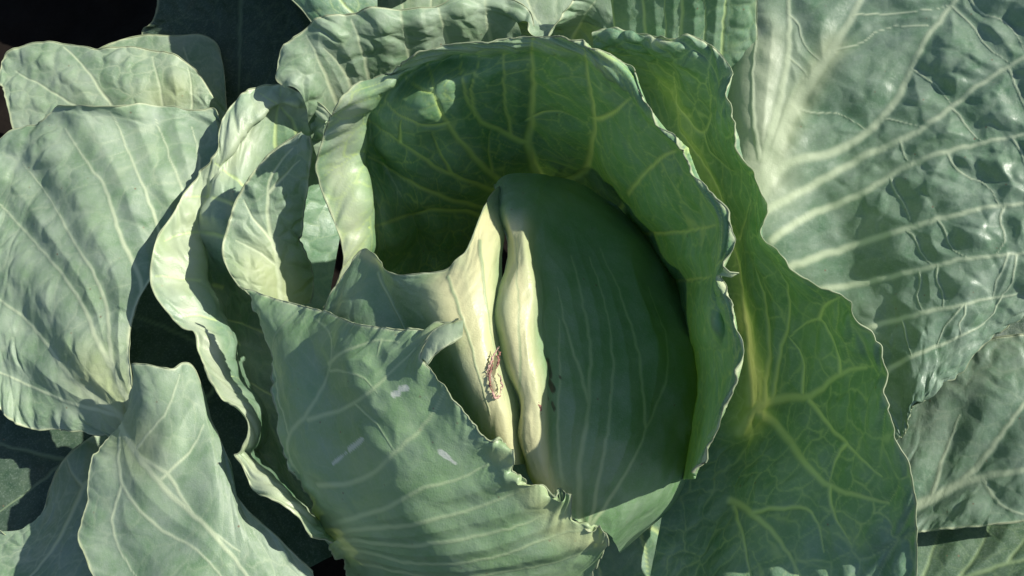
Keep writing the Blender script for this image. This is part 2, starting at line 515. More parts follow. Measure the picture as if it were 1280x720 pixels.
# --- head: right cover leaf with the raised pale fold
leaf('head_leaf', CAB, [
    [S(626, 234, 1.0), S(632, 270, 1.03), S(636, 325, 1.05), S(622, 380, 1.05), S(628, 425, 1.05), S(637, 470, 1.04), S(648, 510, 1.03), S(645, 550, 1.03), S(665, 590, 1.03), S(690, 640, 1.02)],
    [S(640, 227, 1.05), S(640, 270, 1.12), S(644, 325, 1.14), S(636, 380, 1.15), S(640, 425, 1.15), S(648, 470, 1.14), S(657, 510, 1.13), S(656, 550, 1.12), S(670, 590, 1.10), S(700, 640, 1.06)],
    [S(662, 225, 1.05), S(652, 270, 1.13), S(654, 310, 1.16), S(660, 370, 1.16), S(656, 412, 1.16), S(664, 470, 1.15), S(669, 512, 1.14), S(670, 555, 1.13), S(680, 600, 1.10), S(708, 645, 1.05)],
    [S(690, 228, 1.02), S(672, 270, 1.05), S(668, 310, 1.05), S(682, 370, 1.05), S(678, 415, 1.05), S(684, 470, 1.05), S(690, 515, 1.05), S(690, 555, 1.04), S(694, 605, 1.04), S(718, 650, 1.02)],
    [S(720, 236, 1.0), S(705, 290, 1.0), S(715, 340, 1.0), S(725, 400, 1.0), S(730, 450, 1.0), S(735, 500, 1.0), S(735, 560, 1.0), S(732, 620, 1.0), S(734, 658, 1.0)],
    [S(745, 250, 1.0), S(770, 310, 1.0), S(785, 370, 1.0), S(795, 430, 1.0), S(800, 480, 1.0), S(795, 540, 1.0), S(780, 600, 1.0), S(752, 660, 1.0)],
    [S(770, 270, 1.0), S(825, 330, 1.0), S(848, 390, 1.0), S(858, 440, 1.0), S(858, 500, 1.0), S(850, 560, 1.0), S(822, 620, 1.0), S(765, 674, 1.0)],
    [(775, 280, 9), (835, 335, 8), (860, 390, 7), (868, 440, 6), (868, 500, 5), (858, 565, 4), (828, 630, 4), (770, 685, 4)]],
    M_HEAD, 'head leaf with a raised pale yellow fold and dark rot beside it', res=(300, 260), margins=('start',),
    veins=[(3.2, [(728, 668), (722, 600), (735, 510), (738, 425), (728, 370), (715, 320)]), (2.0, [(735, 500), (712, 420), (698, 360)]),
           (3.0, [(728, 668), (768, 612), (812, 532), (832, 470), (832, 430), (812, 360)]), (2.2, [(808, 535), (800, 450), (778, 370), (750, 310)]),
           (2.2, [(712, 655), (698, 570), (698, 470), (700, 400)]), (2.2, [(735, 660), (755, 560), (768, 470), (760, 390), (738, 320)]), (1.6, [(640, 560), (650, 470), (648, 380), (642, 290)])],
    pillow=3.6, pillow_w=14, blister=0.7, cell=20, groove=0.1, net=0.08, lump=2.2, seed=3, crumple=0.6,
    pale=[(7.5, 1.0, [(640, 290), (650, 370), (648, 430), (658, 500), (664, 560), (682, 610), (700, 640)])],
    dark=[(2.4, 0.75, [(681, 455), (685, 468)]), (1.9, 0.8, [(683, 478), (689, 486)]), (1.0, 0.7, [(688, 505), (692, 512)]), (0.8, 0.7, [(698, 470), (700, 473)]), (0.7, 0.6, [(680, 497), (682, 500)])])

# --- head: inner left leaf, its rim and the pale fold left of the groove
leaf('head_leaf', CAB, [
    [S(405, 388, 1.0), S(425, 352, 1.0), S(455, 312, 1.02), S(475, 330, 1.03), S(500, 344, 1.06), S(530, 342, 1.09), S(560, 335, 1.12), S(580, 318, 1.13), S(594, 290, 1.12), S(604, 262, 1.10), S(614, 243, 1.07), S(628, 231, 1.04)],
    [S(410, 393, 0.99), S(440, 365, 0.99), S(470, 345, 0.99), S(490, 358, 1.01), S(512, 362, 1.06), S(540, 362, 1.13), S(566, 358, 1.155), S(585, 345, 1.15), S(600, 320, 1.14), S(612, 295, 1.10), S(622, 280, 1.06), S(630, 270, 1.03)],
    [S(425, 420, 0.98), S(460, 405, 0.98), S(490, 395, 0.98), S(510, 395, 1.0), S(530, 395, 1.06), S(550, 395, 1.14), S(575, 392, 1.16), S(592, 385, 1.155), S(606, 365, 1.135), S(614, 345, 1.10), S(620, 340, 1.06), S(626, 340, 1.03)],
    [S(440, 480, 0.98), S(480, 470, 0.98), S(520, 460, 0.98), S(545, 452, 1.0), S(562, 450, 1.06), S(578, 446, 1.135), S(593, 444, 1.15), S(605, 440, 1.145), S(613, 432, 1.12), S(619, 428, 1.08), S(623, 425, 1.06), S(627, 424, 1.03)],
    [S(460, 560, 0.98), S(510, 550, 0.98), S(560, 540, 0.99), S(590, 530, 1.03), S(603, 526, 1.08), S(613, 522, 1.12), S(621, 520, 1.13), S(629, 518, 1.13), S(636, 515, 1.11), S(641, 513, 1.07), S(645, 512, 1.05), S(649, 511, 1.03)],
    [S(480, 620, 0.98), S(530, 610, 0.98), S(580, 600, 0.99), S(615, 590, 1.02), S(625, 586, 1.05), S(632, 584, 1.07), S(636, 582, 1.08), S(640, 580, 1.08), S(644, 580, 1.07), S(648, 580, 1.06), S(652, 580, 1.04), S(656, 580, 1.02)]],
    M_HEAD, 'inner head leaf with a pale crumpled fold and pinkish scar', res=(240, 260), margins=('start',),
    veins=[(1.6, [(600, 300), (610, 400), (632, 500)]), (1.4, [(560, 345), (585, 420), (612, 520)]), (1.2, [(470, 340), (520, 440)])],
    pillow=0.7, pillow_w=6, blister=0.5, cell=12, groove=-0.3, net=0.15, lump=1.4, seed=5, ruffle=1.0, ruffle_w=8, ruffle_cell=10,
    pale=[(10.0, 1.0, [(606, 275), (598, 320), (596, 380), (602, 440), (620, 510), (636, 570)]), (13, 1.0, [(568, 350), (578, 400)]), (3, 0.7, [(455, 315), (475, 330)])],
    dark=[(1.5, 0.75, [(619, 446), (616, 466)]), (0.9, 0.6, [(614, 470), (618, 488)])])

# --- front leaf wrapped over the lower left of the head
leaf('wrapper_leaf', CAB, [
    [(308, 360, 15.2), (340, 372, 15.9), (370, 380, 16.6), (405, 390, 17.4), S(450, 405, 1.13), S(490, 411, 1.14), S(530, 411, 1.17), S(555, 404, 1.22), S(577, 402, 1.26)],
    [(314, 380, 15.0), (350, 398, 16.0), (385, 410, 16.9), S(430, 422, 1.11), S(470, 430, 1.14), S(505, 430, 1.16), S(526, 424, 1.19), S(540, 419, 1.21), S(556, 413, 1.23)],
    [(325, 405, 14.8), (360, 432, 16.0), (400, 448, 17.2), S(440, 455, 1.14), S(480, 458, 1.13), S(502, 454, 1.15), S(516, 450, 1.17), S(524, 447, 1.19), S(529, 447, 1.20)],
    [(335, 440, 14.5), (365, 465, 15.8), (410, 485, 17.0), S(455, 492, 1.14), S(500, 492, 1.14), S(530, 488, 1.16), S(550, 484, 1.19), S(560, 487, 1.20)],
    [(343, 490, 14.1), (372, 515, 15.4), (420, 535, 16.7), S(480, 545, 1.14), S(540, 547, 1.15), S(580, 547, 1.18), S(605, 546, 1.21), S(615, 550, 1.22)],
    [(350, 540, 13.5), (382, 562, 14.8), (440, 588, 16.0), S(500, 596, 1.15), S(570, 588, 1.17), S(606, 573, 1.20), S(632, 566, 1.25), S(645, 571, 1.26)],
    [(358, 566, 13.1), (388, 586, 14.4), (446, 606, 15.7), S(506, 614, 1.16), S(574, 606, 1.18), S(610, 594, 1.20), S(630, 586, 1.23), S(640, 588, 1.23)],
    [(364, 582, 12.9), (398, 602, 14.2), (452, 624, 15.4), S(512, 634, 1.16), S(590, 622, 1.18), S(624, 607, 1.22), S(645, 600, 1.26), S(657, 606, 1.27)],
    [(372, 596, 12.6), (406, 618, 13.8), (460, 640, 15.1), S(524, 650, 1.17), S(600, 638, 1.19), S(640, 620, 1.22), S(666, 606, 1.26), S(678, 606, 1.26)],
    [(385, 612, 12.2), (418, 638, 13.4), (470, 658, 14.7), S(540, 666, 1.17), S(610, 652, 1.19), S(656, 632, 1.23), S(680, 620, 1.26), S(694, 622, 1.26)],
    [(392, 634, 11.4), (428, 656, 12.8), (480, 676, 14.1), S(550, 682, 1.18), S(624, 668, 1.20), S(670, 646, 1.22), S(700, 624, 1.26), S(713, 616, 1.28)],
    [(400, 654, 10.4), (440, 676, 11.9), (490, 692, 13.5), S(560, 698, 1.18), S(640, 684, 1.20), S(690, 662, 1.22), S(710, 648, 1.24), S(717, 654, 1.24)],
    [(410, 672, 9.4), (450, 692, 11.1), (500, 708, 12.8), S(574, 714, 1.18), S(650, 700, 1.20), S(706, 678, 1.23), S(738, 662, 1.26), S(753, 660, 1.27)],
    [(425, 690, 8.3), (462, 708, 10.0), (520, 728, 11.7), S(590, 735, 1.18), S(660, 720, 1.18), S(715, 700, 1.20), S(742, 692, 1.22), S(756, 686, 1.24)],
    [(445, 725, 5.5), (490, 750, 6.5), (540, 775, 8.0), (610, 782, 9.0), (670, 760, 10.0), (715, 728, 12.0)],
    [(480, 740, 4.0), (530, 770, 4.0), (570, 790, 4.0), (620, 790, 5.0), (665, 770, 6.0), (700, 740, 7.0)]],
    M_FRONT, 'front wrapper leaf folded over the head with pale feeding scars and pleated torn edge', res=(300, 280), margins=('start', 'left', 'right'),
    veins=[(2.6, [(372, 590), (362, 545), (385, 515), (410, 465), (412, 415), (392, 398)]), (2.0, [(385, 525), (440, 505), (495, 460), (520, 435)]),
           (1.8, [(410, 455), (440, 435), (475, 425), (500, 428)]), (1.6, [(362, 545), (345, 480), (340, 430), (370, 390)]),
           (2.6, [(398, 606), (450, 600), (495, 565), (535, 525), (555, 490)]), (2.6, [(415, 655), (480, 635), (530, 610), (570, 600), (610, 580)]),
           (2.8, [(420, 665), (470, 660), (540, 650), (610, 630), (660, 608)]), (2.8, [(425, 675), (520, 682), (610, 668), (690, 640)]),
           (2.6, [(430, 685), (530, 705), (620, 695), (690, 670), (740, 660)]), (2.4, [(450, 705), (560, 722), (650, 712), (740, 686)]),
           (1.2, [(410, 465), (450, 470), (470, 490)]), (1.2, [(440, 505), (470, 530), (495, 565)]), (1.2, [(475, 425), (470, 445)])],
    pillow=1.7, pillow_w=7, blister=0.45, cell=14, groove=-0.25, net=0.22, lump=1.4, seed=8, ruffle=2.3, ruffle_w=7, ruffle_cell=7, bead=0.5,
    pale=[(14, 0.45, [(420, 660), (440, 690)]), (8, 0.7, [(700, 660), (745, 675)]), (7, 0.6, [(660, 612), (700, 650)]), (4, 0.5, [(620, 570), (645, 572)]), (6, 0.5, [(540, 425), (570, 420)])],
    scars=[(1.2, 1, [(492, 493), (500, 490)]), (1.5, 1, [(503, 487), (511, 486)]), (0.8, 1, [(418, 579), (436, 565)]), (1.0, 1, [(440, 560), (458, 546)]), (1.1, 1, [(552, 562), (570, 578)])])

leaf('leaf_curl', CAB, [
    [S(579, 402, 1.26), S(556, 406, 1.25), S(541, 415, 1.24), S(531, 430, 1.225), S(527, 448, 1.21)],
    [S(579, 410, 1.28), S(562, 414, 1.28), S(550, 422, 1.27), S(540, 434, 1.25), S(532, 450, 1.225)],
    [S(577, 420, 1.26), S(566, 428, 1.265), S(556, 434, 1.26), S(545, 442, 1.24), S(535, 455, 1.22)]],
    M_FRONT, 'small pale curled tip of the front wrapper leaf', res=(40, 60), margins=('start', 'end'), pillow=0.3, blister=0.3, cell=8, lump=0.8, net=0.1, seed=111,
    sun_tint=[(12, 0.6, [(560, 420), (540, 440)])], bead=0.45)  # sunlit tone of the curl painted on

# --- tall wrapper leaf cupped behind the head
leaf('wrapper_leaf', CAB, [
    [(540, 380, 6), (560, 350, 6), (580, 320, 6), (600, 300, 6.5), (620, 285, 7), (640, 275, 7), (660, 268, 7.5), (690, 268, 7.5), (715, 280, 7), (740, 300, 6.5), (780, 340, 5), (800, 400, 4), (820, 450, 4), (830, 500, 4), (822, 600, 4)],
    [(515, 384, 7.0), (533, 358, 7.1), (552, 328, 7.5), (570, 294, 9.5), (588, 267, 10.9), (605, 250, 11.9), (635, 236, 12.1), (665, 226, 12.5), (700, 228, 12.5), (735, 240, 12.0), (775, 280, 11.0), (820, 340, 10.0), (845, 400, 9.0), (858, 460, 8.0), (852, 600, 7)],
    [(490, 370, 9.1), (503, 340, 9.5), (518, 304, 9.9), (518, 256, 13.7), (520, 219, 15.7), (538, 184, 18.0), (565, 162, 20.0), (612, 146, 19.3), (665, 146, 18.6), (725, 158, 19.6), (765, 195, 20.2), (805, 250, 20.4), (842, 305, 19.4), (864, 360, 18.0), (876, 410, 19.2), (884, 460, 17.6), (866, 600, 14)],
    [(464, 356, 9.8), (476, 326, 11.4), (486, 288, 14.2), (478, 238, 15.1), (472, 197, 16.0), (482, 163, 18.9), (510, 132, 21.6), (550, 105, 23.1), (610, 92, 23.1), (670, 90, 23.2), (735, 104, 24.8), (785, 145, 25.0), (835, 205, 25.6), (878, 270, 25.4), (888, 320, 24.8), (888, 365, 24.7), (898, 405, 26.3), (904, 450, 23.9), (874, 600, 19)],
    [(450, 350, 12.8), (461, 321, 13.6), (468, 290, 14.9), (460, 240, 16.0), (454, 200, 16.6), (461, 158, 18.7), (478, 126, 21.2), (510, 95, 21.9), (563, 72, 23.0), (620, 68, 23.9), (680, 66, 24.7), (740, 82, 26.2), (793, 122, 26.4), (846, 188, 27.0), (893, 262, 27.4), (900, 310, 27.1), (896, 352, 25.8), (909, 396, 26.7), (918, 440, 26.3), (877, 599, 22)],
    [(443, 350, 14.2), (454, 321, 15.1), (461, 291, 16.0), (452, 242, 17.4), (446, 201, 17.9), (453, 155, 20.0), (470, 122, 22.2), (508, 90, 23.0), (562, 66, 24.0), (620, 62, 24.9), (680, 60, 25.7), (740, 76, 27.2), (793, 116, 27.4), (848, 182, 28.2), (898, 262, 28.6), (904, 310, 28.3), (899, 352, 26.9), (913, 394, 27.8), (922, 440, 27.4), (878, 598, 23.2)],
    [(402, 380, 14.0), (424, 338, 15.2), (427, 310, 16.1), (415, 265, 17.2), (397, 210, 17.8), (405, 168, 19.5), (425, 125, 22.1), (463, 100, 22.4), (490, 90, 22.9), (507, 74, 24.1), (530, 60, 24.5), (570, 50, 25.1), (620, 47, 25.7), (670, 46, 26.4), (712, 48, 27.2), (742, 60, 27.9), (790, 90, 27.6), (822, 134, 28.4), (870, 207, 29.0), (917, 275, 29.5), (919, 308, 29.1), (908, 345, 27.8), (924, 390, 28.7), (934, 440, 28.4), (879, 597, 24)]],
    M_HOOD, 'tall wrapper leaf cupped behind the head with branching yellow green veins', res=(300, 400), margins=('end',),
    veins=[(5.0, [(690, 240), (675, 222), (660, 180), (664, 150), (665, 100), (665, 50)]), (3.1, [(660, 180), (625, 165), (597, 147), (583, 115), (575, 70)]),
           (3.6, [(640, 232), (617, 218), (560, 155), (542, 115), (535, 80)]), (3.6, [(630, 245), (610, 235), (550, 210), (500, 175), (455, 145)]),
           (2.4, [(560, 155), (530, 155), (500, 145), (475, 118)]), (3.4, [(615, 265), (595, 258), (540, 240), (495, 215), (460, 195)]),
           (3.1, [(610, 275), (595, 268), (540, 262), (485, 277), (460, 285)]), (4.3, [(700, 240), (707, 228), (730, 216), (738, 180), (742, 150), (737, 105), (730, 60)]),
           (3.1, [(735, 240), (770, 262), (795, 230), (840, 190), (860, 185)]), (2.6, [(742, 150), (770, 140), (790, 120)]),
           (2.6, [(760, 275), (800, 290), (850, 290), (900, 280)]), (2.4, [(800, 340), (850, 350), (890, 345)]),
           (1.9, [(617, 218), (612, 190), (615, 165)]), (1.9, [(500, 175), (502, 150)]), (1.9, [(565, 215), (545, 180), (540, 165)]),
           (1.8, [(660, 150), (690, 140), (720, 150)]), (1.8, [(595, 147), (590, 120), (600, 70)]), (1.8, [(640, 172), (632, 130), (630, 60)]), (1.8, [(540, 115), (515, 105), (500, 90)])],
    pillow=2.2, pillow_w=9, blister=2.2, cell=19, stretch=1.4, groove=0.9, net=0.7, lump=2.0, seed=12, ruffle=1.8, ruffle_w=9, ruffle_cell=9, bl_edge=0.25,
    pale=[(16, 0.55, [(640, 232), (690, 232), (720, 240)]), (8, 0.25, [(425, 340), (438, 290), (425, 215)])],
    sun_tint=[(9, 0.8, [(425, 340), (440, 290), (425, 215), (430, 160), (440, 130)]), (7, 0.35, [(470, 105), (520, 75), (600, 55), (690, 55), (750, 80)])])  # left strip and upper rim painted paler, as lit by sun

# --- right wrapper leaf
leaf('wrapper_leaf', CAB, [
    [(730, 120, 9), (790, 200, 8), (830, 300, 6), (850, 400, 5), (860, 480, 4), (850, 560, 4), (830, 640, 4), (810, 740, 4)],
    [(760, 85, 13), (812, 120, 13), (850, 200, 12), (890, 270, 10.5), (915, 340, 9), (930, 420, 7.5), (938, 490, 6.5), (925, 550, 6), (905, 612, 5.6), (885, 680, 5.2), (862, 760, 5)],
    [(748, 56, 16.5), (815, 78, 17), (866, 130, 17), (905, 210, 16), (930, 285, 14.5), (948, 355, 12.5), (962, 430, 10.5), (975, 500, 9), (965, 565, 8.4), (945, 620, 8), (925, 690, 7.6), (910, 780, 7)],
    [(744, 48, 17.5), (812, 56, 19.1), (880, 90, 20.1), (912, 160, 20.3), (938, 230, 19.2), (948, 295, 17.6), (985, 355, 15.8), (1020, 420, 14.2), (1045, 500, 13.1), (1050, 570, 12.7), (1045, 640, 11.6), (1040, 700, 10.4), (1035, 790, 9.0)],
    [(742, 42, 17.7), (778, 40, 18.3), (805, 48, 19.1), (835, 55, 19.9), (865, 49, 20.5), (895, 62, 21.1), (918, 90, 21.7), (920, 125, 22.0), (925, 150, 22.2), (933, 187, 22.4), (951, 217, 21.5), (961, 240, 21.3), (964, 265, 21.2), (955, 290, 21.0), (971, 311, 20.8), (996, 331, 20.5), (1022, 350, 20.3), (1050, 361, 20.2), (1063, 375, 19.9), (1073, 398, 19.4), (1100, 425, 19.0), (1112, 455, 18.5), (1117, 505, 18.0), (1125, 545, 17.9), (1140, 590, 17.4), (1146, 630, 16.0), (1147, 720, 12.3), (1147, 790, 11.0)]],
    M_WRAP, 'right wrapper leaf with sunlit rim and yellow green veins spreading from its base', res=(260, 420), margins=('end',),
    veins=[(6.0, [(925, 540), (950, 508), (985, 497), (1015, 495), (1050, 466), (1080, 460)]), (2.6, [(1050, 466), (1043, 435), (1020, 400), (988, 422)]), (2.2, [(1020, 400), (1035, 380), (1050, 372)]),
           (5.0, [(945, 515), (962, 525), (1000, 570), (1035, 607), (1080, 622), (1110, 630)]), (3.1, [(1012, 500), (1035, 530), (1060, 555), (1100, 595)]),
           (2.4, [(1060, 555), (1045, 575), (1035, 600)]), (3.8, [(912, 625), (950, 650), (985, 690), (1005, 730)]), (2.6, [(940, 640), (975, 635), (1010, 637), (1030, 690)]),
           (2.4, [(915, 632), (930, 680), (940, 730)]), (2.4, [(1035, 607), (1045, 650), (1065, 680)]),
           (5.0, [(938, 505), (936, 440), (932, 400), (918, 320), (900, 280)]), (4.3, [(955, 505), (962, 430), (958, 380), (938, 310)]), (3.1, [(965, 500), (975, 440), (985, 400), (980, 350), (970, 330)]),
           (2.6, [(1003, 490), (1005, 455), (985, 420)]), (2.4, [(900, 250), (870, 190), (850, 160), (845, 120), (842, 90)]), (2.4, [(845, 130), (880, 165), (890, 120), (885, 90)]), (1.9, [(920, 300), (935, 270), (940, 240)]),
           (1.8, [(880, 165), (895, 200), (925, 215)])],
    pillow=2.4, pillow_w=9, blister=3.0, cell=17, groove=0.7, net=0.75, lump=2.2, seed=17, ruffle=2.0, ruffle_w=10, ruffle_cell=18, bl_edge=0.3,
    pale=[(16, 0.8, [(940, 520), (945, 470), (935, 400)]), (13, 0.28, [(930, 380), (905, 280), (870, 190), (840, 110)])])

Q_RIBS = [(4.6, [(955, 200), (985, 60), (982, -60)]), (8.0, [(950, 240), (957, 222), (990, 140), (1040, 62), (1100, -40)]),
          (5.4, [(955, 235), (970, 215), (1060, 182), (1110, 140), (1155, 55), (1225, -40)]),
          (4.6, [(960, 262), (1000, 240), (1080, 195), (1150, 165), (1220, 110), (1340, 40)]), (4.2, [(965, 300), (1010, 270), (1070, 245), (1130, 210), (1220, 180), (1340, 160)]),
          (4.2, [(985, 335), (1070, 305), (1150, 280), (1220, 262), (1340, 252)]), (3.6, [(1010, 365), (1120, 345), (1200, 325), (1310, 315)]),
          (3.4, [(1050, 420), (1120, 400), (1180, 385), (1270, 368)]), (3.0, [(1090, 480), (1130, 450), (1180, 430), (1230, 405)])]
# --- big outer leaf on the right
leaf('outer_leaf', CAB, [
    [(880, -60, 9.0), (900, 60, 9.0), (920, 160, 9.0), (930, 250, 9.0), (950, 340, 7.2), (990, 430, 5.2), (1030, 510, 5.0), (1080, 580, 4.9)],
    [(915, -80, 12.0), (935, 20, 11.6), (945, 120, 10.8), (955, 220, 9.9), (985, 320, 8.3), (1030, 400, 6.8), (1075, 480, 6.4), (1120, 550, 6.1)],
    [(980, -90, 13.9), (1000, 20, 12.7), (1015, 120, 11.4), (1025, 210, 10.5), (1050, 290, 9.3), (1080, 365, 8.7), (1110, 450, 7.9), (1134, 543, 6.6)],
    [(1080, -100, 14.5), (1100, 20, 13.9), (1110, 120, 12.9), (1118, 200, 12.1), (1125, 280, 11.4), (1135, 350, 10.5), (1142, 440, 9.3), (1142, 524, 7.5)],
    [(1200, -110, 16.7), (1215, 20, 15.9), (1220, 120, 14.9), (1220, 200, 14.1), (1215, 270, 13.3), (1205, 340, 12.1), (1190, 410, 10.5), (1140, 508, 7.9)],
    [(1330, -100, 18.5), (1340, 20, 17.8), (1345, 120, 16.8), (1340, 200, 15.8), (1320, 270, 14.6), (1290, 340, 13.0), (1240, 400, 11.0), (1156, 484, 8.4)],
    [(1440, -80, 19.0), (1450, 20, 18.5), (1450, 120, 17.5), (1440, 200, 16.5), (1400, 280, 14.8), (1330, 340, 12.7), (1270, 388, 11.0), (1186, 456, 8.9)]],
    M_RIGHT, 'broad blistered outer leaf with pale fan of ribs beside the right wrapper leaf', res=(320, 320), margins=('right', 'end', 'left'),
    veins=Q_RIBS + cross(Q_RIBS, (0.42, 0.62, 0.78, 0.9), 1.0, 4)
          + [(2.7, [(950, 200), (940, 120), (945, 40)])],
    pillow=4.4, pillow_w=9, blister=2.2, cell=17, stretch=1.3, groove=-0.5, net=0.14, lump=3.0, bl_grad=(0.2, 1.3), seed=23, pil_grad=(0.35, 1.15), ruffle=1.5, bl_edge=0.3,
    sun_tint=[(20, 0.9, [(952, 225), (948, 150), (955, 60)]), (9, 0.5, [(957, 222), (990, 140), (1040, 62)])], pale=[(10, 0.3, [(952, 225), (948, 170)]), (8, 0.4, [(957, 222), (990, 140), (1040, 62)])])  # first list paints the sunlit leaf base paler

# --- lower right outer leaves
leaf('outer_leaf', CAB, [
    [(1100, 560, 3.0), (1110, 610, 3.0), (1110, 650, 3.0), (1105, 690, 3.0)],
    [(1130, 500, 3.8), (1145, 560, 3.8), (1150, 630, 3.6), (1148, 669, 3.8)],
    [(1170, 450, 5.1), (1190, 520, 5.1), (1200, 605, 4.8), (1196, 664, 5.0)],
    [(1220, 430, 6.3), (1235, 500, 6.3), (1240, 597, 5.9), (1236, 660, 6.1)],
    [(1280, 420, 7.4), (1285, 500, 7.3), (1290, 587, 7.1), (1285, 651, 7.1)],
    [(1360, 430, 8.2), (1370, 500, 8.2), (1370, 580, 8.0), (1365, 640, 8.0)]],
    M_RIGHT, 'grey green outer leaf with forked pale rib under the right leaves', res=(170, 170), margins=('right', 'left'),
    veins=[(5.5, [(1120, 640), (1150, 630), (1200, 605), (1290, 586), (1360, 575)]), (3.2, [(1200, 605), (1232, 570), (1278, 508), (1320, 460)]), (2.4, [(1165, 622), (1180, 570), (1200, 520)]), (2.2, [(1230, 600), (1250, 630), (1290, 645)])],
    pillow=2.2, pillow_w=9, blister=2.2, cell=17, net=0.25, groove=-0.3, seed=29, ruffle=1.0)
leaf('outer_leaf', CAB, [
    [(1060, 600, 1.2), (1150, 590, 1.9), (1240, 580, 3.2), (1360, 560, 5.0)],
    [(1080, 650, 1.8), (1170, 645, 2.7), (1250, 640, 3.9), (1360, 625, 5.6)],
    [(1100, 700, 2.2), (1185, 690, 3.4), (1260, 685, 4.5), (1360, 670, 6.2)],
    [(1110, 740, 2.7), (1195, 735, 4.0), (1265, 730, 5.0), (1360, 715, 6.6)],
    [(1110, 800, 3.1), (1200, 800, 4.4), (1270, 795, 5.5), (1360, 775, 7.0)]],
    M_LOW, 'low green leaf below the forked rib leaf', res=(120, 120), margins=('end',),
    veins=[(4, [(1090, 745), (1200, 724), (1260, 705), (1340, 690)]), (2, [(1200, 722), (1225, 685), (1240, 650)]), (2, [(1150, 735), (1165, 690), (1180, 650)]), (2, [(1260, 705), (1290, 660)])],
    pillow=2.2, pillow_w=8, blister=1.6, cell=14, seed=31)
leaf('outer_leaf', CAB, [
    [(1120, 560, 1.0), (1150, 480, 1.2), (1200, 400, 1.6), (1260, 330, 2)],
    [(1180, 580, 1.4), (1210, 500, 1.8), (1250, 430, 2.2), (1300, 360, 2.6)],
    [(1250, 600, 1.8), (1280, 520, 2.2), (1310, 450, 2.6), (1350, 390, 3)],
    [(1330, 610, 2), (1350, 540, 2.4), (1380, 470, 2.8), (1400, 410, 3)]],
    M_SHADED, 'shaded leaf low beneath the broad right leaf', res=(120, 120), margins=('end',),
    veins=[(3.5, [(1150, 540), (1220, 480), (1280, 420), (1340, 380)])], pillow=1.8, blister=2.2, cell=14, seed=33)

# --- upper right leaf behind the right wrapper
leaf('outer_leaf', CAB, [
    [(740, 190, 5), (800, 200, 5), (870, 205, 5), (945, 210, 5)],
    [(735, 120, 8), (800, 125, 8), (870, 128, 8), (945, 130, 7.6)],
    [(735, 50, 12), (800, 48, 12.4), (870, 46, 12.4), (945, 46, 11.6)],
    [(740, -20, 16), (800, -30, 16.8), (870, -30, 16.8), (945, -30, 15.6)],
    [(750, -90, 19), (810, -110, 20), (880, -110, 20), (950, -105, 18.6)]],
    M_WRAP, 'dark ribbed leaf standing behind the right wrapper leaf', res=(150, 150), margins=('end', 'left', 'right'),
    veins=[(3, [(815, 180), (812, 100), (805, 20), (800, -60)]), (3.5, [(850, 180), (850, 100), (852, 20), (860, -60)]), (3, [(890, 180), (900, 100), (905, 20), (920, -60)]), (2.4, [(790, 160), (775, 90), (765, 10), (760, -60)]),
           (1.8, [(812, 100), (830, 60), (830, 0)]), (1.8, [(850, 100), (878, 60), (880, 0)])],
    pillow=2.4, pillow_w=7, blister=1.6, cell=14, seed=37, net=0.35)

# --- leaves behind the tall wrapper
leaf('outer_leaf', CAB, [
    [(600, 120, 8), (640, 110, 8), (690, 110, 8), (740, 120, 8), (770, 140, 8)],
    [(590, 70, 12), (640, 60, 12), (690, 60, 12), (740, 70, 12), (775, 90, 12)],
    [(590, 20, 15), (640, 26, 15), (690, 25, 15), (735, 30, 15), (770, 45, 15)],
    [(595, -30, 17), (640, -10, 17), (662, 20, 16.6), (674, 44, 16.4), (690, 28, 16.6), (712, 0, 17), (760, -15, 17)]],
    M_OUTER, 'blistered pale leaf peeping over the tall wrapper leaf', res=(130, 170), margins=('end',),
    veins=[(3, [(620, 110), (618, 60), (620, 0)]), (3, [(700, 110), (715, 50), (745, 0)]), (2, [(740, 110), (755, 50)])],
    pillow=2.2, pillow_w=8, blister=2.6, cell=12, seed=41, net=0.3)
leaf('outer_leaf', CAB, [
    [(400, 210, 9), (450, 190, 9), (520, 170, 9), (600, 150, 9), (680, 130, 9)],
    [(385, 165, 12), (430, 135, 12.5), (510, 105, 13), (600, 85, 13), (670, 75, 13)],
    [(378, 128, 14.4), (410, 92, 15.2), (500, 58, 16), (590, 40, 16), (650, 34, 16)],
    [(368, 112, 15.4), (375, 85, 15.8), (402, 56, 16.6), (450, 40, 17.2), (510, 32, 17.4), (580, 16, 17.4), (640, 14, 17)],
    [(360, 108, 15.2), (352, 90, 15.4), (356, 65, 15.8), (375, 45, 16.4), (396, 28, 17), (420, 21, 17.4), (455, 17, 17.6), (500, 12, 17.8), (545, 8, 17.8), (566, 0, 17.8), (600, -8, 17.8), (640, 4, 17.4), (660, 15, 17.2), (668, 36, 17)]],
    M_OUTER, 'blistered blue green leaf arching above the tall wrapper leaf', res=(170, 240), margins=('end',),
    veins=[(3, [(430, 150), (405, 90), (385, 45)]), (3, [(470, 130), (455, 70), (440, 25)]), (2.6, [(440, 110), (420, 75), (405, 60)]), (3, [(520, 110), (510, 60), (500, 15)]), (3, [(570, 90), (558, 45), (548, 10)]), (3, [(620, 80), (610, 30), (605, -5)])],
    pillow=2.8, pillow_w=8, blister=2.8, cell=14, seed=43, net=0.3, groove=0.3, ruffle=1.0)

